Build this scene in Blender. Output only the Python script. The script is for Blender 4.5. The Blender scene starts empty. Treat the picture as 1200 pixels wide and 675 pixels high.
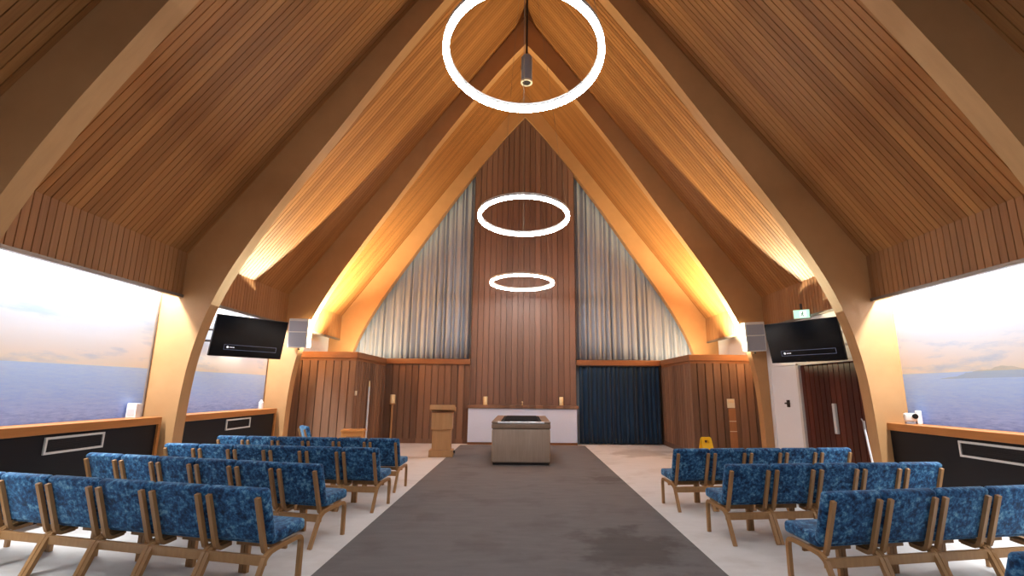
import bpy, bmesh, math, random
from mathutils import Vector, Matrix
R = math.radians
rnd = random.Random(7)
sc = bpy.context.scene
COL = sc.collection

# ------------------------------------------------------------------ materials
def srgb(r, g, b):
    f = lambda c: (c/12.92 if c <= .04045 else ((c+.055)/1.055)**2.4)
    return tuple(f(c/255) for c in (r, g, b)) + (1,)

class NT:
    def __init__(s, name, rough=.6, metal=0, spec=.35):
        s.m = bpy.data.materials.new(name); s.m.use_nodes = True
        s.t = s.m.node_tree; s.N = s.t.nodes; s.L = s.t.links
        s.b = s.N['Principled BSDF']
        s.b.inputs['Roughness'].default_value = rough
        s.b.inputs['Metallic'].default_value = metal
        s.b.inputs['Specular IOR Level'].default_value = spec
    def n(s, t, **kw):
        x = s.N.new(t)
        for k, v in kw.items(): setattr(x, k, v)
        return x
    def l(s, a, b): s.L.new(a, b)
    def math(s, op, a, b=None, c=None):
        x = s.n('ShaderNodeMath', operation=op)
        for i, v in enumerate((a, b, c)):
            if v is None: continue
            if isinstance(v, (int, float)): x.inputs[i].default_value = v
            else: s.l(v, x.inputs[i])
        return x.outputs[0]
    def mix(s, f, a, b, blend='MIX'):
        x = s.n('ShaderNodeMix', data_type='RGBA', blend_type=blend)
        for i, v in ((0, f), (6, a), (7, b)):
            if isinstance(v, (int, float, tuple)): x.inputs[i].default_value = v
            else: s.l(v, x.inputs[i])
        return x.outputs[2]
    def ramp(s, f, stops, interp='LINEAR'):
        x = s.n('ShaderNodeValToRGB'); e = x.color_ramp.elements; x.color_ramp.interpolation = interp
        while len(e) < len(stops): e.new(.5)
        for k, (p, c) in zip(e, stops): k.position = p; k.color = c if len(c) == 4 else tuple(c)+(1,)
        s.l(f, x.inputs[0]); return x.outputs[0]
    def coords(s):
        return s.n('ShaderNodeTexCoord').outputs['Object']
    def noise(s, vec, scale, detail=3, rough=.5, vscale=None):
        if vscale is not None:
            mp = s.n('ShaderNodeMapping'); s.l(vec, mp.inputs[0]); mp.inputs['Scale'].default_value = vscale; vec = mp.outputs[0]
        x = s.n('ShaderNodeTexNoise'); x.inputs['Scale'].default_value = scale
        x.inputs['Detail'].default_value = detail; x.inputs['Roughness'].default_value = rough
        s.l(vec, x.inputs['Vector']); return x.outputs['Fac']
    def bump(s, h, strength=.2, dist=.01):
        x = s.n('ShaderNodeBump'); x.inputs['Strength'].default_value = strength; x.inputs['Distance'].default_value = dist
        s.l(h, x.inputs['Height']); s.l(x.outputs[0], s.b.inputs['Normal'])
    def color(s, c):
        if isinstance(c, tuple): s.b.inputs['Base Color'].default_value = c
        else: s.l(c, s.b.inputs['Base Color'])
        return s.m

def plain(name, c, rough=.5, metal=0, spec=.35, nv=.06, nscale=20):
    t = NT(name, rough, metal, spec)
    f = t.noise(t.coords(), nscale)
    a = tuple(min(1, x*(1-nv)) for x in c[:3])+(1,); b = tuple(min(1, x*(1+nv)) for x in c[:3])+(1,)
    return t.color(t.mix(f, a, b))

def emit(name, c, strength):
    t = NT(name); t.b.inputs['Emission Color'].default_value = c; t.b.inputs['Emission Strength'].default_value = strength
    return t.color(c)

def wood(name, dark, light, grain=(30, 30, 1.5), board=None, pitch=.1, rough=.5, var=.35, spec=.3, offset=0.0):
    """grain noise stretched along one axis; board = axis index along which boards repeat"""
    t = NT(name, rough, 0, spec)
    co = t.coords()
    g1 = t.noise(co, 1.0, 4, .6, grain)
    g2 = t.noise(co, 1.0, 3, .6, tuple(x*.22 for x in grain))
    f = t.math('ADD', t.math('MULTIPLY', g1, .55), t.math('MULTIPLY', g2, .45))
    f = t.math('MULTIPLY_ADD', t.math('SUBTRACT', f, .5), 1.1, .5)
    if board is not None:
        sp = t.n('ShaderNodeSeparateXYZ'); t.l(co, sp.inputs[0])
        idx = t.math('FLOOR', t.math('DIVIDE', t.math('ADD', sp.outputs[board], 100*pitch+offset), pitch))
        wn = t.n('ShaderNodeTexWhiteNoise', noise_dimensions='1D'); t.l(idx, wn.inputs['W'])
        f = t.math('ADD', f, t.math('MULTIPLY', t.math('SUBTRACT', wn.outputs['Value'], .5), var*1.6))
    f = t.math('MINIMUM', t.math('MAXIMUM', f, 0), 1)
    t.bump(g1, .08, .004)
    return t.color(t.mix(f, dark, light))

def fabric(name):
    t = NT(name, .75, 0, .25)
    oi = t.n('ShaderNodeObjectInfo')
    co = t.coords()
    ad = t.n('ShaderNodeVectorMath', operation='ADD'); t.l(co, ad.inputs[0])
    cb = t.n('ShaderNodeCombineXYZ'); t.l(t.math('MULTIPLY', oi.outputs['Random'], 40), cb.inputs[0]); t.l(t.math('MULTIPLY', oi.outputs['Random'], 17), cb.inputs[2])
    t.l(cb.outputs[0], ad.inputs[1])
    v = ad.outputs[0]
    a = t.noise(v, 30, 4, .7); b = t.noise(v, 11, 3, .6)
    f = t.math('ADD', t.math('MULTIPLY', a, .65), t.math('MULTIPLY', b, .35))
    c = t.ramp(f, [(.36, srgb(8, 20, 44)), (.46, srgb(22, 58, 98)), (.54, srgb(46, 100, 142)), (.66, srgb(124, 168, 192))])
    t.b.inputs['Sheen Weight'].default_value = .6; t.b.inputs['Sheen Roughness'].default_value = .4
    t.b.inputs['Sheen Tint'].default_value = srgb(150, 190, 220)
    t.bump(a, .35, .01)
    return t.color(c)

def carpet(name, c0, c1, patches, stains=()):
    t = NT(name, .95, 0, .1)
    co = t.coords()
    fine = t.noise(co, 160, 2, .7)
    big = t.noise(co, 1.3, 4, .6)
    streak = t.noise(co, 1.0, 3, .6, (2.5, 9, 1))
    f = t.math('ADD', t.math('MULTIPLY', fine, .4), t.math('MULTIPLY', streak, .6))
    c = t.mix(f, c0, c1)
    st = t.ramp(big, [(.52, (1, 1, 1, 1)), (.66, patches)])
    c = t.mix(1.0, c, st, 'MULTIPLY')
    for sx, sy, rx, ry, k in stains:
        sp = t.n('ShaderNodeSeparateXYZ'); t.l(co, sp.inputs[0])
        dx = t.math('DIVIDE', t.math('SUBTRACT', sp.outputs[0], sx), rx); dy = t.math('DIVIDE', t.math('SUBTRACT', sp.outputs[1], sy), ry)
        d = t.math('SQRT', t.math('ADD', t.math('MULTIPLY', dx, dx), t.math('MULTIPLY', dy, dy)))
        d = t.math('ADD', d, t.math('MULTIPLY', t.math('SUBTRACT', t.noise(co, 2.2, 4, .6), .5), 2.6))
        c = t.mix(1.0, c, t.ramp(d, [(.55, (k, k*.97, k*.94, 1)), (1.0, (1, 1, 1, 1))]), 'MULTIPLY')
    t.bump(fine, .4, .006)
    return t.color(c)

def mural(name, island):
    """printed seascape: sky above z=1.78, lavender sea below"""
    t = NT(name, .55, 0, .2)
    co = t.coords(); sp = t.n('ShaderNodeSeparateXYZ'); t.l(co, sp.inputs[0])
    w = t.noise(co, 1.0, 5, .6, (1, 1.1, 2.6))
    zz = t.math('ADD', sp.outputs[2], t.math('MULTIPLY', t.math('SUBTRACT', w, .5), .16))
    sky = t.ramp(t.math('DIVIDE', t.math('SUBTRACT', zz, 1.0), 2.0),
                 [(.36, srgb(238, 226, 206)), (.46, srgb(238, 228, 222)), (.58, srgb(230, 230, 236)), (.74, srgb(196, 214, 234)), (.95, srgb(214, 222, 232))])
    cl = t.noise(co, 1.0, 5, .6, (.8, .9, 4.5))
    sky = t.mix(t.ramp(cl, [(.55, (0, 0, 0, 1)), (.7, (.55, .55, .55, 1))]), sky, srgb(160, 192, 226))
    wv = t.noise(co, 1.0, 5, .7, (5, 6.0, 46))
    sea = t.ramp(t.math('ADD', t.math('MULTIPLY', t.math('SUBTRACT', wv, .5), .9), t.math('DIVIDE', t.math('SUBTRACT', sp.outputs[2], 1.0), .8)),
                 [(.0, srgb(112, 146, 226)), (.3, srgb(154, 186, 250)), (.6, srgb(172, 202, 252)), (1, srgb(192, 216, 252))])
    hz = t.math('GREATER_THAN', t.math('ADD', sp.outputs[2], t.math('MULTIPLY', t.math('SUBTRACT', cl, .5), .02)), 1.775)
    c = t.mix(hz, sea, sky)
    if island:
        # low island silhouette between y = 3.5 and 6.7
        d = t.math('SUBTRACT', 1.0, t.math('ABSOLUTE', t.math('DIVIDE', t.math('SUBTRACT', sp.outputs[1], 5.9), .8)))
        hgt = t.math('ADD', t.math('MULTIPLY', d, .13), t.math('MULTIPLY', t.math('SUBTRACT', t.noise(co, 3.0, 4), .5), .12))
        ins = t.math('MULTIPLY', t.math('LESS_THAN', sp.outputs[2], t.math('ADD', 1.70, hgt)), t.math('GREATER_THAN', sp.outputs[2], 1.69))
        c = t.mix(t.math('MULTIPLY', ins, .4), c, srgb(160, 170, 158))
    return t.color(c)

M = {}
M['ceiling'] = wood('ceiling_pine', srgb(116, 72, 36), srgb(178, 124, 70), (1.2, 60, 1.2), 1, .096, .55, .28)
M['fascia'] = wood('fascia_pine', srgb(122, 80, 46), srgb(168, 118, 72), (30, 60, 1.4), 1, .096, .55, .18)
M['glulam'] = wood('glulam', srgb(152, 112, 72), srgb(196, 150, 102), (2.2, 12, 2.2), None, .1, .5)
M['dado_x'] = wood('cedar_boards_x', srgb(92, 68, 54), srgb(148, 112, 88), (30, 30, 1.2), 0, .19, .5, .5)
M['dado_y'] = wood('cedar_boards_y', srgb(92, 68, 54), srgb(148, 112, 88), (30, 30, 1.2), 1, .19, .5, .5)
M['panel'] = wood('cedar_tower', srgb(92, 70, 59), srgb(138, 105, 88), (34, 30, 1.0), 0, .17, .5, .3)
M['cap'] = wood('cap_rail', srgb(112, 72, 46), srgb(156, 104, 66), (3, 3, 30), None, .1, .45)
M['sill'] = wood('sill_oak', srgb(146, 88, 42), srgb(192, 126, 68), (30, 2, 30), None, .1, .4)
M['black'] = plain('dado_black', srgb(12, 12, 17), .5, 0, .25)
M['rail'] = plain('rail_metal', srgb(120, 112, 104), .4, .6)
M['white'] = plain('white_paint', srgb(226, 226, 228), .6, nv=.02)
M['altarwhite'] = plain('altar_white', srgb(216, 227, 250), .5, nv=.02)
M['whitemetal'] = plain('white_metal', srgb(214, 212, 208), .4)
M['ventwhite'] = plain('vent_white', srgb(200, 196, 190), .5)
M['ventdark'] = plain('vent_dark', srgb(24, 22, 24), .6)
M['curtain_s'] = None
def curtain_mat(name, c0, c1, rough, sheen):
    t = NT(name, rough, 0, .3)
    f = t.noise(t.coords(), 1.0, 3, .6, (30, 30, .6))
    t.b.inputs['Sheen Weight'].default_value = sheen
    return t.color(t.mix(f, c0, c1))
M['curtain_s'] = curtain_mat('silver_curtain', srgb(122, 132, 146), srgb(172, 180, 192), .45, .2)
M['curtain_b'] = curtain_mat('blue_curtain', srgb(5, 34, 58), srgb(13, 55, 86), .8, .2)
M['aisle'] = carpet('aisle_carpet', srgb(92, 89, 89), srgb(120, 116, 115), (.86, .84, .83, 1), [(1.05, 5.2, .6, .75, .68), (1.4, 9.0, .35, .5, .75)])
M['cream'] = carpet('cream_carpet', srgb(190, 187, 184), srgb(218, 216, 214), (.9, .88, .86, 1), [(3.0, 12.6, 1.1, .9, .74)])
M['fabric'] = fabric('blue_velvet')
M['chairwood'] = wood('chair_beech', srgb(130, 92, 56), srgb(188, 144, 96), (30, 8, 8), None, .1, .4, spec=.4)
M['oak'] = wood('lectern_oak', srgb(160, 116, 74), srgb(204, 160, 112), (30, 30, 2.5), None, .1, .5)
M['limed'] = wood('limed_oak', srgb(134, 116, 102), srgb(184, 164, 146), (40, 40, 2.5), None, .1, .5)
M['limedtop'] = wood('limed_oak_top', srgb(112, 90, 74), srgb(160, 136, 116), (3, 40, 30), None, .1, .3)
M['velvetblack'] = plain('black_felt', srgb(22, 20, 22), .9)
M['chrome'] = plain('polished_edge', srgb(240, 240, 240), .25, .3)
M['tvblack'] = plain('tv_black', srgb(14, 14, 16), .3)
M['tvscreen'] = plain('tv_screen', srgb(7, 8, 13), .12, 0, .55, 0)
M['tvline'] = emit('tv_line', srgb(120, 130, 160), .35)
M['tvwhite'] = emit('tv_white', srgb(230, 232, 240), .9)
M['grille'] = plain('speaker_grille', srgb(146, 148, 156), .7, nv=.12, nscale=200)
M['ring'] = emit('ring_diffuser', (.93, .97, 1, 1), 56)
M['wire'] = plain('wire', srgb(150, 130, 110), .4, .5)
M['darkmetal'] = plain('dark_metal', srgb(50, 44, 42), .5, .4)
M['exitgreen'] = emit('exit_green', srgb(170, 235, 205), 1.0)
M['exitwhite'] = emit('exit_white', srgb(240, 250, 246), 1.2)
M['exitdark'] = emit('exit_dark', srgb(16, 130, 86), .5)
M['yellow'] = plain('yellow_plastic', srgb(240, 190, 30), .45)
M['cream_p'] = plain('cream_plastic', srgb(232, 222, 196), .5)
M['candle'] = plain('candle_wax', srgb(240, 218, 170), .5)
M['brass'] = plain('brass', srgb(200, 160, 90), .3, .9)
M['doorwood'] = wood('door_mahogany', srgb(48, 20, 14), srgb(92, 44, 30), (30, 34, 1.4), 1, .15, .4, .4)
M['pine'] = wood('pine', srgb(196, 130, 66), srgb(226, 164, 96), (2, 30, 30), None, .1, .45)
M['steel'] = plain('brushed_steel', srgb(176, 172, 168), .35, .8)
M['pink'] = plain('pale_pink_plastic', srgb(222, 190, 190), .5)
M['coverstrip'] = wood('cover_strip', srgb(140, 92, 58), srgb(182, 128, 88), (30, 30, 8), None, .1, .5)

# ------------------------------------------------------------------ mesh helpers
def bm_new(): return bmesh.new()
def obj(name, bm, mat, parent=None, smooth=False, loc=None, rot=None):
    bmesh.ops.recalc_face_normals(bm, faces=bm.faces)
    me = bpy.data.meshes.new(name); bm.to_mesh(me); bm.free()
    if mat: me.materials.append(mat)
    if smooth:
        for p in me.polygons: p.use_smooth = True
        try: me.set_sharp_from_angle(angle=R(40))
        except Exception: pass
    o = bpy.data.objects.new(name, me); COL.objects.link(o)
    if parent: o.parent = parent
    if loc: o.location = loc
    if rot: o.rotation_euler = rot
    return o
def tag(o, label, cat, group=None):
    o['label'] = label; o['category'] = cat
    if group: o['group'] = group
    return o
def thing(name, label, cat, loc=(0, 0, 0), rz=0, group=None):
    o = bpy.data.objects.new(name, None); COL.objects.link(o)
    o.empty_display_size = .1
    o.location = loc; o.rotation_euler = (0, 0, rz)
    return tag(o, label, cat, group)
def struct(o, label=None):
    o['kind'] = 'structure'
    if label: o['label'] = label
    return o
def box(bm, x0, x1, y0, y1, z0, z1, bev=0, seg=2, mtx=None):
    b = bmesh.new()
    v = [b.verts.new(p) for p in [(x0, y0, z0), (x1, y0, z0), (x1, y1, z0), (x0, y1, z0), (x0, y0, z1), (x1, y0, z1), (x1, y1, z1), (x0, y1, z1)]]
    for f in [(0, 3, 2, 1), (4, 5, 6, 7), (0, 1, 5, 4), (1, 2, 6, 5), (2, 3, 7, 6), (3, 0, 4, 7)]: b.faces.new([v[i] for i in f])
    if bev: bmesh.ops.bevel(b, geom=b.edges[:], offset=bev, segments=seg, affect='EDGES', profile=.5)
    if mtx is not None: bmesh.ops.transform(b, matrix=mtx, verts=b.verts[:])
    me = bpy.data.meshes.new('tmp'); b.to_mesh(me); b.free(); bm.from_mesh(me); bpy.data.meshes.remove(me)
    return bm
def bx(*a, **k): return box(bmesh.new(), *a, **k)
def tube(bm, p0, p1, r, n=12, r1=None, caps=True):
    p0, p1 = Vector(p0), Vector(p1); d = p1-p0
    q = d.to_track_quat('Z', 'Y').to_matrix()
    r1 = r if r1 is None else r1
    A = [bm.verts.new(p0+q@Vector((r*math.cos(a), r*math.sin(a), 0))) for a in [2*math.pi*i/n for i in range(n)]]
    B = [bm.verts.new(p1+q@Vector((r1*math.cos(a), r1*math.sin(a), 0))) for a in [2*math.pi*i/n for i in range(n)]]
    for i in range(n): bm.faces.new((A[i], A[(i+1) % n], B[(i+1) % n], B[i]))
    if caps: bm.faces.new(A[::-1]); bm.faces.new(B)
    return bm
def lathe(bm, prof, n=28, c=(0, 0, 0)):
    rows = []
    for r, z in prof:
        rows.append([bm.verts.new((c[0]+r*math.cos(2*math.pi*i/n), c[1]+r*math.sin(2*math.pi*i/n), c[2]+z)) for i in range(n)])
    for a, b in zip(rows, rows[1:]):
        for i in range(n): bm.faces.new((a[i], a[(i+1) % n], b[(i+1) % n], b[i]))
    bm.faces.new(rows[0][::-1]); bm.faces.new(rows[-1])
    return bm
def ring_band(bm, R0, R1, z0, z1, n=96):
    """closed rectangular-section ring"""
    rows = []
    for r, z in ((R0, z0), (R1, z0), (R1, z1), (R0, z1)):
        rows.append([bm.verts.new((r*math.cos(2*math.pi*i/n), r*math.sin(2*math.pi*i/n), z)) for i in range(n)])
    for k in range(4):
        a, b = rows[k], rows[(k+1) % 4]
        for i in range(n): bm.faces.new((a[i], a[(i+1) % n], b[(i+1) % n], b[i]))
    return bm
def sweep_yz(bm, path, x0, x1, th):
    """flat strip of thickness th (in the yz plane) and width x0..x1 bent along path [(y,z)]"""
    P = [Vector(p) for p in path]; n = len(P); L, Rr = [], []
    for i in range(n):
        t = (P[min(i+1, n-1)]-P[max(i-1, 0)]).normalized(); nn = Vector((-t.y, t.x))
        L.append(P[i]+nn*th/2); Rr.append(P[i]-nn*th/2)
    rows = [[bm.verts.new((x, q.x, q.y)) for x, q in ((x0, a), (x1, a), (x1, b), (x0, b))] for a, b in zip(L, Rr)]
    for a, b in zip(rows, rows[1:]):
        for k in range(4): bm.faces.new((a[k], a[(k+1) % 4], b[(k+1) % 4], b[k]))
    bm.faces.new(rows[0][::-1]); bm.faces.new(rows[-1])
    return bm
def catmull(pts, k=8):
    out = []
    P = [pts[0]]+list(pts)+[pts[-1]]
    for i in range(1, len(P)-2):
        a, b, c, d = (Vector(p) for p in P[i-1:i+3])
        for j in range(k):
            t = j/k
            out.append(tuple(.5*((2*b)+(-a+c)*t+(2*a-5*b+4*c-d)*t*t+(-a+3*b-3*c+d)*t**3)))
    out.append(tuple(pts[-1])); return out
def groove_profile(u0, u1, pitch, gap, depth):
    """(u, d) polyline: flat boards with a recessed joint at every multiple of pitch"""
    out = [(u0, 0)]; k = math.ceil((u0+1e-6)/pitch)
    while k*pitch < u1-gap:
        u = k*pitch
        if u-gap/2 > u0: out += [(u-gap/2, 0), (u-gap/2+.002, depth), (u+gap/2-.002, depth), (u+gap/2, 0)]
        k += 1
    out.append((u1, 0)); return out
def board_sheet(prof, fa, fb):
    """prof [(u,d)], fa(u,d) and fb(u,d) give the two end points of each line"""
    bm = bmesh.new()
    A = [bm.verts.new(fa(u, d)) for u, d in prof]; B = [bm.verts.new(fb(u, d)) for u, d in prof]
    for i in range(len(A)-1): bm.faces.new((A[i], A[i+1], B[i+1], B[i]))
    return bm
def solid(o, th, off=-1):
    m = o.modifiers.new('thickness', 'SOLIDIFY'); m.thickness = th; m.offset = off; return o

# ------------------------------------------------------------------ dimensions
FZ = [4.13, 7.55, 11.03, 14.45]; FT = .22         # near faces of the portal frames, thickness
Y0, Y1 = -1.5, 15.0
WF, WM = 5.4, 5.7                                 # fascia / dado plane, mural plane
ceil_z = lambda x: 10.98-1.365*abs(x)
INNER = catmull([(0, 10.18), (.53, 9.56), (1.0, 8.95), (1.48, 8.31), (2.2, 7.28), (2.8, 6.36), (3.2, 5.74), (3.6, 5.14), (3.95, 4.6), (4.24, 4.14), (4.5, 3.69), (4.7, 3.31),
                 (4.88, 2.9), (5.02, 2.48), (5.11, 2.1), (5.17, 1.7), (5.205, 1.2), (5.22, .6), (5.22, 0)], 4)
def inner_z(x):
    x = abs(x)
    for (a, za), (b, zb) in zip(INNER, INNER[1:]):
        if a <= x <= b and b > a: return za+(zb-za)*(x-a)/(b-a)
    return 0

# ------------------------------------------------------------------ shell
bm = bx(-5.75, 5.75, Y0, Y1+.1, -.1, 0); struct(obj('floor', bm, M['cream']), 'cream carpet floor on both sides of the aisle')
aisle = obj('aisle_carpet', bx(-1.72, 1.72, Y0, 14.16, .0005, .003), M['aisle'])
tag(aisle, 'grey brown carpet runner down the central aisle to the altar', 'carpet')

prof = groove_profile(Y0, Y1, .096, .012, .014)
bm = bmesh.new()
for s in (-1, 1):
    xe = 5.78
    f0 = lambda u, d, s=s: (s*d*.7, u, ceil_z(0)+d*.6)
    f1 = lambda u, d, s=s: (s*(xe+d*.7), u, ceil_z(xe)+d*.6)
    b = board_sheet(prof, f0, f1)
    me = bpy.data.meshes.new('tmp'); b.to_mesh(me); b.free(); bm.from_mesh(me); bpy.data.meshes.remove(me)
o = obj('ceiling', bm, M['ceiling']); struct(o, 'steep boarded timber ceiling')
me_roof = bmesh.new()                              # outer deck so no light leaks through the boards
for s in (-1, 1):
    v = [me_roof.verts.new(p) for p in ((0, Y0, ceil_z(0)+.06), (s*6.0, Y0, ceil_z(6.0)+.06), (s*6.0, Y1+.2, ceil_z(6.0)+.06), (0, Y1+.2, ceil_z(0)+.06))]
    me_roof.faces.new(v)
deck = obj('roof_deck', me_roof, M['glulam'], o)

for s, nm in ((-1, 'left'), (1, 'right')):
    x = s*WF
    pf = groove_profile(Y0, Y1-.2, .096, .012, .014)
    b = board_sheet(pf, lambda u, d: (x+s*d, u, 2.93), lambda u, d: (x+s*d, u, ceil_z(WF)+.03))
    o = obj('trim_'+('1' if s < 0 else '2'), b, M['fascia']); struct(o, 'vertical board fascia above the '+nm+' wall')
    b = bmesh.new(); box(b, *sorted((x-s*.025, x+s*.05)), Y0, 14.4, 2.885, 2.932)
    box(b, *sorted((x-s*.03, x-s*.024)), Y0, 14.4, 2.90, 2.918)
    struct(obj('trim_'+('3' if s < 0 else '4'), b, M['rail']), 'metal rail under the '+nm+' fascia')
    # outer wall behind the murals
    b = bx(*sorted((s*(WM+.03), s*(WM+.13))), Y0, Y1, 0, 3.3)
    struct(obj('wall_'+nm, b, M['white']), nm+' outer wall')
    # black dado and sill, bay by bay
    bays = [(Y0, FZ[0]), (FZ[0]+FT, FZ[1])] + ([(FZ[1]+FT, FZ[2])] if s < 0 else [])
    b = bmesh.new(); c = bmesh.new()
    for y0, y1 in bays:
        box(b, *sorted((x, s*(WM+.03))), y0, y1, 0, .965)
        box(c, *sorted((x-s*.035, s*(WM-.005))), y0, y1, .965, 1.068, bev=.006)
        for yy in (y0, y1-.05): box(c, *sorted((x-s*.03, x+s*.02)), yy, yy+.05, 0, .965)
    struct(obj('wall_dado_'+nm, b, M['black']), 'black dado under the '+nm+' mural')
    struct(obj('trim_'+('5' if s < 0 else '6'), c, M['sill']), 'wooden sill on the '+nm+' dado')

# murals
def make_mural(s, y0, y1, label, island):
    o = obj('wall_mural', bx(*sorted((s*WM, s*(WM+.025))), y0, y1, 1.07, 3.18), mural('seascape_print', island))
    return tag(o, label, 'mural')
make_mural(-1, Y0, FZ[1], 'sunlit sea and sky mural on left wall, nearest bay', False)
make_mural(-1, FZ[1]+FT, FZ[2], 'short sea and sky mural under the left television', False)
make_mural(1, Y0, FZ[1]-.05, 'sea and sky mural with a faint island on right wall', True)

# back wall
struct(obj('wall_back', bx(-5.75, 5.75, 14.95, 15.1, 0, 11), M['white']), 'back wall')
pf = groove_profile(-1.54, 1.54, .17, .022, .02)
b = board_sheet(pf, lambda u, d: (u, 14.52+d, 0), lambda u, d: (u, 14.52+d, inner_z(u)-.005))
o = obj('wall_back_tower', b, M['panel']); struct(o, 'tall reddish boarded panel behind the altar')
bmesh_sides = bmesh.new()
for s in (-1, 1): box(bmesh_sides, *sorted((s*1.5, s*1.54)), 14.525, 14.95, 0, inner_z(1.54)-.02)
o2 = obj('panel_return', bmesh_sides, M['panel'], o)

# timber enclosures either side at the back
XB, YB, YK, ZT = 4.03, 11.95, 14.5, 2.37
trimn = 7
for s, nm in ((-1, 'left'), (1, 'right')):
    pf = groove_profile(XB, WM, .19, .026, .03)
    b = board_sheet(pf, lambda u, d: (s*u, YB+d, 0), lambda u, d: (s*u, YB+d, ZT-.2))
    o = obj('wall_enclosure_front_'+nm, b, M['dado_x']); struct(o, 'boarded front of the '+nm+' enclosure')
    pf = groove_profile(YB, YK+.4, .19, .03, .03)
    b = board_sheet(pf, lambda u, d: (s*(XB+d), u, 0), lambda u, d: (s*(XB+d), u, ZT-.2))
    o = obj('wall_enclosure_side_'+nm, b, M['dado_y']); struct(o, 'boarded side of the '+nm+' enclosure')
    b = bmesh.new()
    box(b, *sorted((s*(XB-.04), s*WM)), YB-.04, YB+.06, ZT-.15, ZT, bev=.006)
    box(b, *sorted((s*(XB-.04), s*(XB+.06))), YB+.06, YK, ZT-.15, ZT, bev=.006)
    box(b, *sorted((s*(XB-.012), s*WM)), YB-.012, YB+.03, ZT-.21, ZT-.15)
    box(b, *sorted((s*(XB-.012), s*(XB+.03))), YB+.03, YK, ZT-.21, ZT-.15)
    struct(obj('trim_%d' % trimn, b, M['cap']), 'timber cap rail of the '+nm+' enclosure'); trimn += 1
    b = bx(*sorted((s*(XB+.06), s*WM)), YB+.06, 14.95, ZT-.15, ZT-.1)
    struct(obj('ceiling_enclosure_'+nm, b, M['white']), 'flat top of the '+nm+' enclosure')
    b = bx(*sorted((s*1.55, s*(XB-.04))), YK-.06, YK+.3, ZT-.15, ZT, bev=.006)
    struct(obj('trim_%d' % trimn, b, M['cap']), 'timber rail under the '+nm+' grey curtain'); trimn += 1
    b = bx(*sorted((s*1.54, s*(XB-.03))), 14.93, 14.945, ZT, 9.5)
pf = groove_profile(-XB+.0, -1.54, .19, .026, .028)
b = board_sheet(pf, lambda u, d: (u, YK+d, 0), lambda u, d: (u, YK+d, ZT-.15))
struct(obj('wall_back_dado', b, M['dado_x']), 'boarded dado left of the altar')
b = bmesh.new()
box(b, -XB+.0, -1.54, YK-.02, YK, 0, .12); box(b, -XB, -XB+.02, YB, YK-.02, 0, .12); box(b, XB-.02, XB, YB, YK+.3, 0, .12)
box(b, -WM, -XB, YB-.02, YB, 0, .12); box(b, XB, WM, YB-.02, YB, 0, .12)
struct(obj('baseboard_back', b, M['dado_x']), 'timber skirting of the enclosures')

# right bay with the doors
DX = WF
b = bmesh.new()
for y0, y1, z0, z1 in ((FZ[1]+FT, 10.86, 2.03, 2.93), (10.86, FZ[2], 0, 2.93), (9.76, 9.9, 0, 2.03)):
    box(b, DX, DX+.1, y0, y1, z0, z1)
struct(obj('wall_door_bay', b, M['white']), 'white wall around the doors')
d = obj('door_1', board_sheet(groove_profile(7.78, 9.74, .15, .02, .016), lambda u, d: (DX+.03+d, u, .01), lambda u, d: (DX+.03+d, u, 2.01)), M['doorwood'])
obj('door_core', bx(DX+.055, DX+.075, 7.78, 9.74, .01, 2.01), M['doorwood'], d); struct(d, 'dark mahogany boarded door on the right wall')
obj('pull_handle', bx(DX-.015, DX+.03, 8.72, 8.79, .80, 1.31, bev=.005), M['ventwhite'], d)
b = bmesh.new(); box(b, DX-.02, DX+.05, 9.72, 9.80, 0, 2.05); box(b, DX-.02, DX+.05, 7.78, 9.80, 2.01, 2.06)
struct(obj('trim_20', b, M['ventwhite']), 'pale frame around the dark door')
d = obj('door_2', bx(DX+.02, DX+.06, 9.9, 10.86, .01, 2.03), M['white']); struct(d, 'white door beside the dark door')
b = bmesh.new(); box(b, DX-.005, DX+.02, 10.22, 10.30, 1.20, 1.34); box(b, DX-.05, DX-.005, 10.24, 10.28, 1.26, 1.29); box(b, DX-.06, DX-.04, 10.1, 10.28, 1.26, 1.285)
obj('lever_handle', b, M['darkmetal'], d)

# ------------------------------------------------------------------ portal frames
names = ['nearest', 'second', 'third', 'rearmost']
where = ['nearest curved timber portal frame, cropped by the photo edges', 'curved timber portal frame between the murals and the televisions',
         'curved timber portal frame carrying the two loudspeakers', 'curved timber portal frame right in front of the grey curtains']
for k, y in enumerate(FZ):
    rz = -R(.75) if k < 3 else 0
    t = thing('portal_frame', where[k], 'portal frame', (0, y, 0), rz, 'glulam portal frames')
    for s in (-1, 1):
        inn = [(s*a, z) for a, z in INNER]
        xo = WM+.025
        out = [(s*xo, 0), (s*xo, ceil_z(xo)+.01), (0, ceil_z(0)+.01)]
        bm = bmesh.new()
        # quads between inner curve and outer line so the faces stay clean
        def outer(a, z):
            if z < 3.15: return (s*xo, z)
            u = min(1, (z-3.15)/(10.18-3.15)); x = xo*(1-u); return (s*x, ceil_z(x)+.01)
        pts = [(p, outer(*p)) for p in inn]
        pts[0] = (inn[0], (0, ceil_z(0)+.01))
        rows = [[bm.verts.new((p[0], yy, p[1])) for p, yy in ((i_, 0), (o_, 0), (o_, FT), (i_, FT))] for i_, o_ in pts]
        for a, c in zip(rows, rows[1:]):
            for q in range(4): bm.faces.new((a[q], a[(q+1) % 4], c[(q+1) % 4], c[q]))
        bm.faces.new(rows[0][::-1]); bm.faces.new(rows[-1])
        obj('rib', bm, M['glulam'], t, smooth=True)

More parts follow.
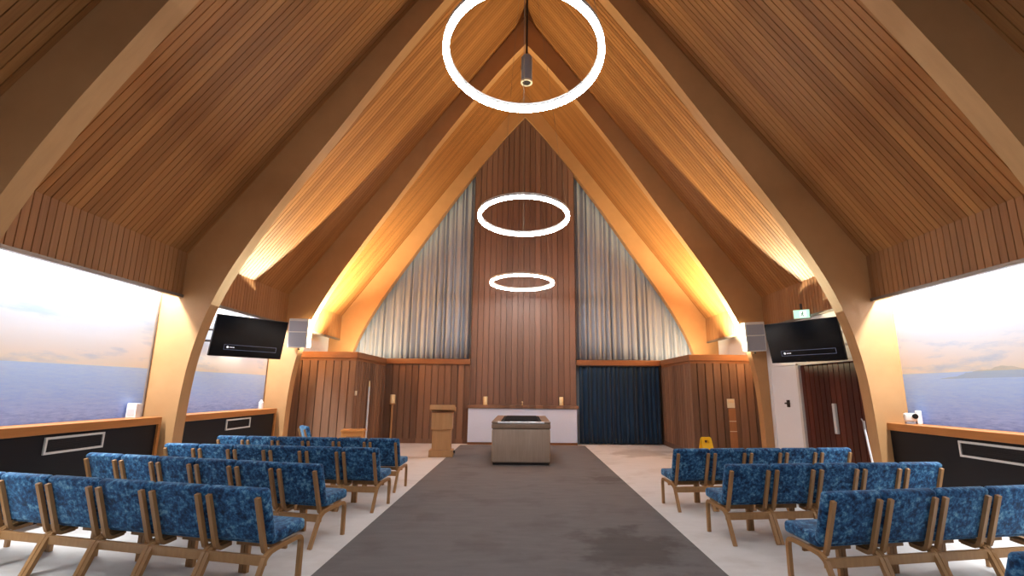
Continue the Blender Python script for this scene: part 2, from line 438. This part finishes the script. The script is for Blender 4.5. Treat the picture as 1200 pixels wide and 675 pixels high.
# ------------------------------------------------------------------ curtains
def curtain(name, x0, x1, y, zb, ztop, amp, wl, mat, label, th=.008, cols=None):
    bm = bmesh.new(); n = int((x1-x0)/wl*10); ph = 0; prev = None
    nz = 8
    phs = []; p = 0
    for i in range(n+1):
        phs.append(p); p += 2*math.pi/10*(1+.45*math.sin(i*.37)+.25*rnd.uniform(-1, 1))
    rows = []
    for i in range(n+1):
        x = x0+(x1-x0)*i/n; top = ztop(x); rr = []
        for j in range(nz+1):
            f = j/nz; z = zb+(top-zb)*f
            a = amp*(1-.35*f)*(1+.3*math.sin(i*.11))
            rr.append(bm.verts.new((x+.01*math.sin(phs[i]*.5+f*2), y+a*math.sin(phs[i]+.15*math.sin(f*3)), z)))
        rows.append(rr)
    for a, b in zip(rows, rows[1:]):
        for j in range(nz): bm.faces.new((a[j], b[j], b[j+1], a[j+1]))
    o = obj(name, bm, mat, smooth=True); solid(o, th, 0)
    return tag(o, label, 'curtain')
topz = lambda x: min(inner_z(x)+.35, ceil_z(x)-.15)
def topc(x): return max(2.6, ceil_z(x)-.2)
curtain('gable_curtain', -5.3, -1.60, 14.8, ZT+.03, topc, .045, .15, M['curtain_s'], 'silver grey pleated gable curtain left of the tall boarded panel')
curtain('gable_curtain', 1.60, 5.3, 14.8, ZT+.03, topc, .045, .15, M['curtain_s'], 'silver grey pleated gable curtain right of the tall boarded panel')
curtain('doorway_curtain', 1.62, 3.96, 14.50, .03, lambda x: ZT-.18, .04, .13, M['curtain_b'], 'dark blue floor length curtain right of the altar')
bt = tag(obj('curtain_track', bx(1.58, 4.0, 14.44, 14.56, ZT-.18, ZT-.15), M['darkmetal']), 'dark track above the blue curtain', 'curtain track')

# ------------------------------------------------------------------ altar, candles
t = thing('altar', 'long white altar with brown ledge against the boarded panel', 'altar', (-.01, 14.34, 0))
obj('front_panel', bx(-1.53, 1.53, -.14, .17, .07, .985, bev=.004), M['altarwhite'], t)
obj('plinth', bx(-1.53, 1.53, -.12, .17, .007, .07), M['cap'], t, )
obj('ledge', bx(-1.58, 1.58, -.17, .17, .985, 1.07, bev=.006), M['dado_x'], t)
for x, lb in ((-1.07, 'left'), (1.09, 'right')):
    t = thing('pillar_candle', 'cream pillar candle on the %s end of the altar ledge' % lb, 'candle', (x, 14.32, 1.07), 0, 'altar candles')
    obj('wax', lathe(bmesh.new(), [(.055, .012), (.058, .02), (.058, .225), (.05, .24), (.012, .232)], 20), M['candle'], t, True)
    obj('saucer', lathe(bmesh.new(), [(.05, 0), (.07, .004), (.07, .012), (.055, .012)], 20), M['brass'], t, True)
    obj('wick', tube(bmesh.new(), (0, 0, .232), (.002, 0, .262), .003, 6), M['darkmetal'], t)
t = thing('altar_cross', 'tiny pale ornament in the middle of the altar ledge', 'ornament', (-.02, 14.32, 1.07))
obj('base', lathe(bmesh.new(), [(.03, 0), (.03, .012), (.012, .02)], 14), M['brass'], t, True)
obj('stem', lathe(bmesh.new(), [(.012, .02), (.01, .06), (.026, .085), (.02, .11)], 14), M['candle'], t, True)

# ------------------------------------------------------------------ catafalque
t = thing('catafalque', 'limed oak catafalque with black top standing before the altar', 'catafalque', (-.035, 10.45, 0))
obj('body', bx(-.6, .6, 0, 2.4, .05, .715, bev=.03, seg=3), M['limed'], t, True)
obj('plinth', bx(-.57, .57, .04, 2.36, .007, .05), M['darkmetal'], t)
obj('upper_band', bx(-.607, .607, -.007, 2.407, .715, .82, bev=.022, seg=3), M['limedtop'], t, True)
b = bmesh.new()
box(b, -.607, -.43, -.007, 2.407, .82, .865, bev=.015); box(b, .43, .607, -.007, 2.407, .82, .865, bev=.015)
box(b, -.43, .43, 2.25, 2.407, .82, .865, bev=.01)
obj('side_rail', b, M['limedtop'], t)
obj('coffin_bed', bx(-.43, .43, .06, 2.25, .82, .858, bev=.006), M['velvetblack'], t)
obj('edge_strip', bx(-.48, .48, -.012, .06, .822, .86, bev=.006), M['chrome'], t)
for i in range(9):
    obj('roller', tube(bmesh.new(), (-.36, .25+i*.22, .862), (.36, .25+i*.22, .862), .02, 12), M['velvetblack'], t, True)

# ------------------------------------------------------------------ lectern
t = thing('lectern', 'pale oak lectern with slanted top left of the aisle', 'lectern', (-1.86, 11.78, .003), R(4))
obj('base', bx(-.27, .27, -.2, .2, .0, .15, bev=.006), M['oak'], t)
obj('column', bx(-.215, .215, -.14, .14, .15, .62, bev=.005), M['oak'], t)
obj('head_box', bx(-.235, .235, -.18, .18, .60, .97, bev=.005), M['oak'], t)
b = bx(-.285, .285, -.24, .24, -.055, .055, bev=.006, mtx=Matrix.Translation((0, 0, 1.06)) @ Matrix.Rotation(R(-8), 4, 'X'))
obj('reading_top', b, M['oak'], t)
obj('cable_gland', tube(bmesh.new(), (.27, -.02, .1), (.31, -.02, .1), .028, 12), M['darkmetal'], t)

# ------------------------------------------------------------------ chairs
def arc(cx, cz, r, a0, a1, n=6): return [(cx+r*math.cos(R(a0+(a1-a0)*i/n)), cz+r*math.sin(R(a0+(a1-a0)*i/n))) for i in range(n+1)]
def make_chair():
    t = thing('stacking_chair', '', 'chair')
    path = [(.30, 0), (.297, .26)]+arc(.245, .275, .05, 5, 80, 6)+[(.12, .318), (0, .308)]+catmull([(-.05, .3), (-.1, .27), (-.128, .22), (-.15, .17)], 4)+[(-.225, 0)]
    for s in (-1, 1):
        x = s*.225
        obj('leg_frame', sweep_yz(bmesh.new(), path, x-.016, x+.016, .032), M['chairwood'], t, True)
    pp = [(.05, .285), (.0, .275)]+[(-.04, .277), (-.072, .30), (-.086, .335)]+[(-.205, .70)]+arc(-.215, .71, .011, 0, 90, 2)
    pp = [(.06, .297), (.0, .29), (-.045, .288), (-.075, .305), (-.092, .345), (-.21, .705)]
    for s in (-1, 1):
        x = s*.197
        obj('back_post', sweep_yz(bmesh.new(), pp, x-.016, x+.016, .03), M['chairwood'], t, True)
    obj('cross_rail', bx(-.238, .238, -.118, -.092, .215, .285, bev=.004), M['chairwood'], t)
    obj('front_rail', bx(-.209, .209, .14, .165, .26, .31, bev=.004), M['chairwood'], t)
    m = Matrix.Translation((0, .125, .392)) @ Matrix.Rotation(R(4), 4, 'X')
    b = bx(-.238, .238, -.175, .2, -.042, .05, bev=.028, seg=4, mtx=m)
    obj('seat', b, M['fabric'], t, True)
    tilt = math.atan2(.118, .36)
    m = Matrix.Translation((0, -.105, .565)) @ Matrix.Rotation(tilt, 4, 'X')
    b = bx(-.239, .239, -.036, .04, -.205, .205, bev=.028, seg=4, mtx=m)
    # gentle lumbar curve
    obj('backrest', b, M['fabric'], t, True)
    return t
proto = make_chair(); first = [True]
def copy_tree(o, parent=None):
    c = o.copy(); COL.objects.link(c)
    if parent: c.parent = parent
    for ch in list(o.children): copy_tree(ch, c)
    return c
def place_chair(px, py, fx, fy, label, sx=1):
    """(px,py): floor point under the middle of the rear top edge; (fx,fy) facing"""
    l = math.hypot(fx, fy); fx, fy = fx/l, fy/l
    if first[0]: o = proto; first[0] = False
    else: o = copy_tree(proto)
    o.location = (px+fx*.2, py+fy*.2, 0); o.rotation_euler = (0, 0, math.atan2(-fx, fy))
    o.scale = (sx, 1, 1)
    o['label'] = label; o['category'] = 'chair'; o['group'] = 'blue upholstered chairs set out in rows'
    return o
ORD = ['', 'second', 'third', 'fourth', 'fifth', 'sixth']
def chair_row(A, B, n, rowname, side):
    """A aisle end, B outer end of the row of rear top edges"""
    dx, dy = (B[0]-A[0])/n, (B[1]-A[1])/n
    f = (dy, -dx) if side == 'left' else (-dy, dx)
    for i in range(n):
        lb = ('blue chair at the aisle end of the %s %s row' % (rowname, side)) if i == 0 else \
             ('%s blue chair from the aisle in the %s %s row' % (ORD[i], rowname, side))
        place_chair(A[0]+dx*(i+.5), A[1]+dy*(i+.5), f[0], f[1], lb, max(1, math.hypot(dx, dy)/.488))
chair_row((-1.90, 3.86), (-5.04, 4.60), 6, 'nearest', 'left')
chair_row((-1.99, 5.08), (-4.97, 5.84), 6, 'second', 'left')
chair_row((-1.83, 6.50), (-4.82, 6.87), 6, 'third', 'left')
chair_row((-1.87, 7.72), (-4.79, 7.98), 6, 'farthest', 'left')
chair_row((2.27, 3.90), (4.25, 4.26), 4, 'middle front', 'right')
chair_row((2.09, 5.29), (4.58, 5.60), 5, 'second', 'right')
chair_row((1.97, 6.66), (4.48, 6.96), 5, 'farthest', 'right')
place_chair(2.56, 2.52, -.17, .985, 'blue chair just peeping in at the bottom right corner')
place_chair(-4.40, 10.15, .75, .6, 'single blue chair standing apart behind the left rows by the boarded enclosure')

# ------------------------------------------------------------------ ring pendants
def ring(c, tilt, label, side=.038):
    t = thing('ring_pendant', label, 'pendant light', c, 0, 'ring pendant lights')
    rr = .825
    a = obj('diffuser', ring_band(bmesh.new(), rr-.031, rr+.031, -.02-side, -.02), M['ring'], t); a.rotation_euler = (tilt, 0, 0)
    h = obj('housing', ring_band(bmesh.new(), rr-.033, rr+.033, -.02, .03), M['whitemetal'], t); h.rotation_euler = (tilt, 0, 0)
    top = ceil_z(0)-c[2]-.25
    for k in range(3):
        an = R(115+120*k); p = Matrix.Rotation(tilt, 3, 'X') @ Vector((rr*math.cos(an), rr*math.sin(an), .04))
        if k == 0: an = R(243); p = Matrix.Rotation(tilt, 3, 'X') @ Vector((rr*math.cos(an), rr*math.sin(an), .04))
        if k == 1: an = R(90); p = Matrix.Rotation(tilt, 3, 'X') @ Vector((rr*math.cos(an), rr*math.sin(an), .04))
        if k == 2: an = R(-20); p = Matrix.Rotation(tilt, 3, 'X') @ Vector((rr*math.cos(an), rr*math.sin(an), .04))
        obj('cable', tube(bmesh.new(), p, (p.x*.12, p.y*.12, top), .0035, 6), M['wire'], t)
    obj('ceiling_rose', lathe(bmesh.new(), [(.09, top), (.09, top+.04), (.05, top+.2)], 20), M['darkmetal'], t, True)
ring((-.02, 4.65, 5.03), R(-8), 'nearest and largest looking glowing ring pendant, cropped at the top')
ring((-.014, 8.73, 4.70), R(-5.2), 'middle glowing ring pendant in front of the tall panel')
ring((-.05, 12.8, 4.33), R(-1.9), 'farthest and smallest looking glowing ring pendant above the altar')


# spotlight cylinder on a drop rod
SP = (0.02, 8.0, 7.0)
t = thing('pendant_spotlight', 'grey cylinder downlight hanging on a rod from the ridge', 'spotlight', SP)
tl = Matrix.Identity(4)
b = bmesh.new()
lathe(b, [(.095, .02), (.1, .0), (.1, .5), (.08, .53)], 28)
obj('cylinder', b, M['grille'], t, True)
b = ring_band(bmesh.new(), .076, .106, -.02, .012, 36); obj('rim', b, M['cream_p'], t)
obj('lens', lathe(bmesh.new(), [(.076, -.004), (.076, .006)], 24), M['darkmetal'], t)
top = ceil_z(0)-SP[2]-.03
obj('drop_rod', tube(bmesh.new(), (0, 0, .53), (0, 0, top), .02, 10), M['darkmetal'], t)

# ------------------------------------------------------------------ televisions
def tv(c, yaw, tilt, W, label, s):
    t = thing('television', label, 'television', c, 0, 'wall televisions')
    t.rotation_euler = (tilt, 0, yaw)
    H = W*.565
    obj('casing', bx(-W/2, W/2, .0, .05, -H/2, H/2, bev=.006), M['tvblack'], t)
    scr = obj('screen', bx(-W/2+.012, W/2-.012, -.004, 0, -H/2+.018, H/2-.012), M['tvscreen'], t)
    x0, x1, z0, z1 = -W*.33, W*.40, -H*.33, -H*.205
    b = bmesh.new(); w = .004
    for q in ((x0, x1, z0, z0+w), (x0, x1, z1-w, z1), (x0, x0+w, z0, z1), (x1-w, x1, z0, z1)): box(b, q[0], q[1], -.0055, -.004, q[2], q[3])
    obj('message_box', b, M['tvline'], scr)
    b = bmesh.new(); xm = x0+.06; zm = (z0+z1)/2
    tube(b, (xm, -.006, zm), (xm, -.004, zm), .018, 16)
    for i in range(3): box(b, xm+.035+i*.028, xm+.055+i*.028, -.006, -.004, zm-.006, zm+.006)
    obj('message_icon', b, M['tvwhite'], scr)
    obj('power_light', bx(-.01, .01, -.005, -.003, -H/2+.004, -H/2+.012), M['rail'], t)
    # wall bracket, arm swings back to the wall
    b = bmesh.new(); box(b, -.2, .2, .05, .075, -.2, .2)
    br = obj('bracket', b, M['darkmetal'], t)
    inv = (Matrix.Translation(c) @ Matrix.Rotation(yaw, 4, 'Z') @ Matrix.Rotation(tilt, 4, 'X')).inverted()
    xw = (WM if s < 0 else WF)-(.002 if s < 0 else .03); p = inv @ Vector((s*xw, c[1], c[2]+.15)); p2 = inv @ Vector((s*xw, c[1], c[2]-.05))
    b = bmesh.new(); tube(b, (0, .07, .1), p, .022, 10); tube(b, (0, .07, -.1), p2, .022, 10)
    obj('arm', b, M['darkmetal'], t)
tv((-4.87, 8.77, 2.373), R(55.8), R(12.2), 1.26, 'black television angled down on the left wall', -1)
tv((4.80, 8.44, 2.355), R(-58), R(12.8), 1.26, 'black television angled down above the dark door on the right', 1)

# ------------------------------------------------------------------ loudspeakers
def speaker(c, rz, label, roll):
    t = thing('loudspeaker', label, 'loudspeaker', c, rz, 'wall loudspeakers')
    t.rotation_euler = (R(4), roll, rz)
    obj('cabinet', bx(-.215, .215, -.22, 0, -.32, .32, bev=.012), M['whitemetal'], t)
    for z0, z1 in ((-.295, .015), (.04, .265)):
        obj('grille', bx(-.19, .19, -.232, -.22, z0, z1, bev=.004), M['grille'], t)
    obj('bracket', bx(-.05, .05, 0, .06, -.12, .12), M['darkmetal'], t)
    obj('cable_plug', tube(bmesh.new(), (0, -.1, -.33), (0, -.1, -.365), .025, 10), M['darkmetal'], t)
speaker((-4.96, 10.98, 2.70), R(0), 'white loudspeaker with grey grille beside the left television', R(1))
speaker((5.06, 10.89, 2.69), R(0), 'white loudspeaker with grey grille beside the right television', R(-3))

# ------------------------------------------------------------------ exit sign
t = thing('exit_sign', 'small lit green exit sign above the right television', 'exit sign', (5.27, 9.2, 2.95), R(-35))
obj('housing', bx(-.14, .14, 0, .04, -.085, .085, bev=.004), M['whitemetal'], t)
f = obj('lit_panel', bx(-.13, .13, -.006, 0, -.075, .075), M['exitgreen'], t)
b = bmesh.new()
box(b, -.03, .075, -.009, -.006, -.055, .055); obj('white_doorway', b, M['exitwhite'], f)
b = bmesh.new()
tube(b, (.02, -.012, .034), (.02, -.009, .034), .011, 12)
def stroke(b, p, q, w=.007):
    p, q = Vector(p), Vector(q); d = (q-p).normalized(); n = Vector((-d.y, d.x))*w
    vs = [b.verts.new((v.x, y, v.y)) for y in (-.012, -.009) for v in (p+n, p-n, q-n, q+n)]
    for fa in ((0, 1, 2, 3), (7, 6, 5, 4), (0, 4, 5, 1), (1, 5, 6, 2), (2, 6, 7, 3), (3, 7, 4, 0)): b.faces.new([vs[i] for i in fa])
stroke(b, (.018, .022), (.006, -.012), .009); stroke(b, (.006, -.012), (.03, -.03)); stroke(b, (.03, -.03), (.022, -.05)); stroke(b, (.006, -.012), (-.012, -.032)); stroke(b, (-.012, -.032), (-.028, -.03))
stroke(b, (.018, .018), (.042, .004)); stroke(b, (.014, .016), (-.008, .008))
obj('running_figure', b, M['exitdark'], f)
obj('hanger', bx(-.02, .02, .01, .03, .085, .20), M['darkmetal'], t)

# ------------------------------------------------------------------ vents
def vent(s, y0, y1, label):
    x = s*WF
    t = thing('heating_grille', label, 'vent', (x, (y0+y1)/2, .74), 0, 'vents in the black dado')
    L = (y1-y0)/2; b = bmesh.new(); w = .025
    for q in ((-L, L, 0, w), (-L, L, .19-w, .19), (-L, -L+w, w, .19-w), (L-w, L, w, .19-w)): box(b, *sorted((-s*.02, 0)), q[0], q[1], q[2], q[3])
    obj('frame', b, M['ventwhite'], t)
    b = bmesh.new(); box(b, *sorted((-s*.003, 0)), -L+w, L-w, w, .19-w)
    for i in range(7): box(b, *sorted((-s*.012, -s*.003)), -L+w, L-w, w+.005+i*.02, w+.013+i*.02)
    obj('louvre', b, M['ventdark'], t)
vent(-1, 5.78, 6.58, 'white framed black vent under the near left mural')
vent(-1, 9.24, 10.04, 'white framed black vent under the left television')
vent(1, 5.30, 6.32, 'white framed black vent under the right mural')

# ------------------------------------------------------------------ small things
t = thing('wet_floor_sign', 'yellow folding wet floor sign behind the farthest right row', 'floor sign', (3.62, 10.1, 0), R(6))
for s in (-1, 1):
    m = Matrix.Translation((0, s*.02, .60)) @ Matrix.Rotation(s*R(14), 4, 'X')
    b = bmesh.new()
    prof = [(-.15, -.61), (.15, -.61), (.095, 0), (-.095, 0)]
    def plate(pr, y0, y1):
        A = [b.verts.new(m @ Vector((x, y0, z))) for x, z in pr]; B = [b.verts.new(m @ Vector((x, y1, z))) for x, z in pr]
        b.faces.new(A); b.faces.new(B[::-1])
        for i in range(len(A)): b.faces.new((A[i], A[(i+1) % len(A)], B[(i+1) % len(A)], B[i]))
    plate([(-.15, -.61), (.15, -.61), (.105, -.1), (-.105, -.1)], -.008, .008)
    plate([(-.105, -.1), (-.045, -.1), (-.045, -.04), (-.1, -.04)], -.008, .008)
    plate([(.045, -.1), (.105, -.1), (.1, -.04), (.045, -.04)], -.008, .008)
    plate([(-.1, -.04), (.1, -.04), (.095, .0), (-.095, .0)], -.008, .008)
    obj('panel', b, M['yellow'], t)
obj('hinge', tube(bmesh.new(), (-.09, 0, .603), (.09, 0, .603), .014, 10), M['yellow'], t, True)

t = thing('light_switch', 'cream multi gang light switch plate on the right enclosure', 'light switch', (4.93, YB, 1.12))
obj('plate', bx(-.09, .09, -.014, 0, 0, .21, bev=.003), M['cream_p'], t)
for i in range(3):
    obj('rocker', bx(-.065+i*.046, -.027+i*.046, -.02, -.014, .12, .18, bev=.002), M['candle'], t)
t = thing('cover_strip', 'pale wooden cover strip below the cream light switch', 'cover strip', (4.94, YB, .13))
obj('strip', bx(-.085, .085, -.02, 0, 0, .98, bev=.003), M['coverstrip'], t)
for z in (.45, .68): obj('joint', bx(-.085, .085, -.023, -.02, z, z+.012), M['cream_p'], t)

tag(obj('wall_sensor', bx(-XB, -XB+.04, 12.0, 12.07, 1.34, 1.45, bev=.008), M['cream_p']), 'small cream box on the left enclosure wall', 'sensor')
t = thing('wall_conduit', 'thin white vertical pole on the left enclosure wall', 'pole', (-XB+.05, 12.95, .0))
obj('pole', tube(bmesh.new(), (0, 0, 0), (0, 0, 1.55), .025, 12), M['white'], t, True)
obj('cap', tube(bmesh.new(), (0, 0, 1.55), (0, 0, 1.70), .026, 12, .014), M['candle'], t, True)
t = thing('candle_stand', 'cream candle on a tall wooden stand by the back boards', 'candle stand', (-3.68, 14.2, 0))
obj('foot', lathe(bmesh.new(), [(.16, 0), (.16, .03), (.05, .06), (.03, .09)], 20), M['oak'], t, True)
obj('pole', tube(bmesh.new(), (0, 0, .08), (0, 0, 1.08), .027, 12), M['oak'], t, True)
obj('tray', lathe(bmesh.new(), [(.04, 1.06), (.085, 1.09), (.085, 1.11), (.07, 1.11)], 20), M['oak'], t, True)
obj('candle', lathe(bmesh.new(), [(.07, 1.11), (.072, 1.12), (.072, 1.335), (.06, 1.345)], 20), M['candle'], t, True)

t = thing('pine_table', 'small orange pine table partly hidden behind the left rows', 'table', (-3.60, 10.85, 0), R(10))
obj('tabletop', bx(-.24, .24, -.2, .2, .61, .65, bev=.006), M['pine'], t)
for sx in (-1, 1):
    for sy in (-1, 1): obj('leg', bx(sx*.2-.022, sx*.2+.022, sy*.16-.022, sy*.16+.022, 0, .61), M['pine'], t)
obj('apron', bx(-.18, .18, -.17, .17, .52, .61), M['pine'], t)

t = thing('window_pole', 'white pole with hooked end leaning by the right timber leg', 'pole', (4.95, 7.3, 0))
obj('shaft', tube(bmesh.new(), (.03, -.05, 0), (.0, .06, .98), .014, 10), M['white'], t, True)
b = tube(bmesh.new(), (0, .06, .98), (-.002, .065, 1.10), .018, 10); tube(b, (-.002, .065, 1.08), (-.03, .065, 1.13), .008, 8)
obj('hook', b, M['steel'], t, True)

t = thing('sill_camera', 'white boxy device with round black lens on right sill', 'device', (5.56, 7.22, 1.068), R(-28))
obj('stand', bx(-.09, .02, -.05, .05, 0, .035, bev=.006), M['grille'], t)
obj('housing', bx(-.1, .04, -.06, .06, .035, .15, bev=.02, seg=3), M['whitemetal'], t, True)
obj('back_plate', bx(.04, .1, -.05, .05, 0, .185, bev=.008), M['white'], t)
obj('lens', tube(bmesh.new(), (.02, -.075, .11), (.02, -.055, .11), .036, 20), M['tvblack'], t, True)

t = thing('sill_box', 'white box with pinkish front on the left sill by the timber leg', 'box', (-5.6, 7.28, 1.068))
obj('case', bx(-.07, .07, -.05, .05, 0, .2, bev=.006), M['white'], t)
obj('front_label', bx(-.05, .05, -.054, -.05, .03, .12), M['pink'], t)
tag(obj('sill_bottle', lathe(bmesh.new(), [(.045, 0), (.048, .01), (.048, .13), (.02, .16), (.02, .19)], 18), M['white'], None, True, (-5.58, 10.75, 1.068)),
    'small white bottle on the sill under the left television', 'bottle')

# ------------------------------------------------------------------ lights
def light(name, kind, loc, energy, color=(1, 1, 1), rot=(0, 0, 0), **kw):
    d = bpy.data.lights.new(name, kind); d.energy = energy; d.color = color
    for k, v in kw.items(): setattr(d, k, v)
    o = bpy.data.objects.new(name, d); COL.objects.link(o); o.location = loc; o.rotation_euler = rot
    return o
for s in (-1, 1):
    for y0, y1 in ((-1.0, FZ[0]-.05), (FZ[0]+FT+.05, FZ[1]-.05), (FZ[1]+FT+.05, FZ[2]-.05)):
        light('cove_strip', 'AREA', (s*5.64, (y0+y1)/2, 3.19), 205, (.94, .975, 1), (0, 0, 0), shape='RECTANGLE', size=.1, size_y=y1-y0)
    d = Vector((s*.35, -.35, .87)).to_track_quat('-Z', 'Y').to_euler()
    light('uplighter', 'SPOT', (s*4.38, 12.3, 2.58), 2300, (1, .83, .49), d, shadow_soft_size=.03, spot_size=R(155), spot_blend=.5)
for s in (-1, 1):
    d = Vector((-s*.1, .62, .78)).to_track_quat('-Z', 'Y').to_euler()
    light('curtain_washer', 'SPOT', (s*4.5, 13.5, 2.42), 110, (1, .86, .58), d, shadow_soft_size=.08, spot_size=R(160), spot_blend=.6)
light('overhead_fill', 'AREA', (0, .58, 4.9), 80, (.93, .97, 1), (0, 0, 0), shape='DISK', size=1.65)  # unseen fill light without a fixture, added overhead to brighten the near floor
w = bpy.data.worlds.new('ambient'); sc.world = w; w.use_nodes = True
w.node_tree.nodes['Background'].inputs[0].default_value = (.80, .88, 1, 1)
w.node_tree.nodes['Background'].inputs[1].default_value = .25

# ------------------------------------------------------------------ camera
cd = bpy.data.cameras.new('camera'); cam = bpy.data.objects.new('camera', cd); COL.objects.link(cam)
cd.sensor_fit = 'HORIZONTAL'; cd.sensor_width = 36; cd.lens = 575/1200*36
cd.shift_x = -13.94/1200; cd.clip_start = .05
cam.matrix_world = Matrix.Translation((0, 0, 1.5)) @ Matrix.Rotation(R(90+11.74), 4, 'X') @ Matrix.Rotation(R(.45), 4, 'Z')
sc.camera = cam
vs = sc.view_settings
vs.view_transform = 'Standard'; vs.look = 'None'; vs.gamma = 1; vs.exposure = 0.15; vs.use_curve_mapping = False
sc.cycles.use_denoising = True
sc.cycles.max_bounces = 8
sc.cycles.sample_clamp_indirect = 6
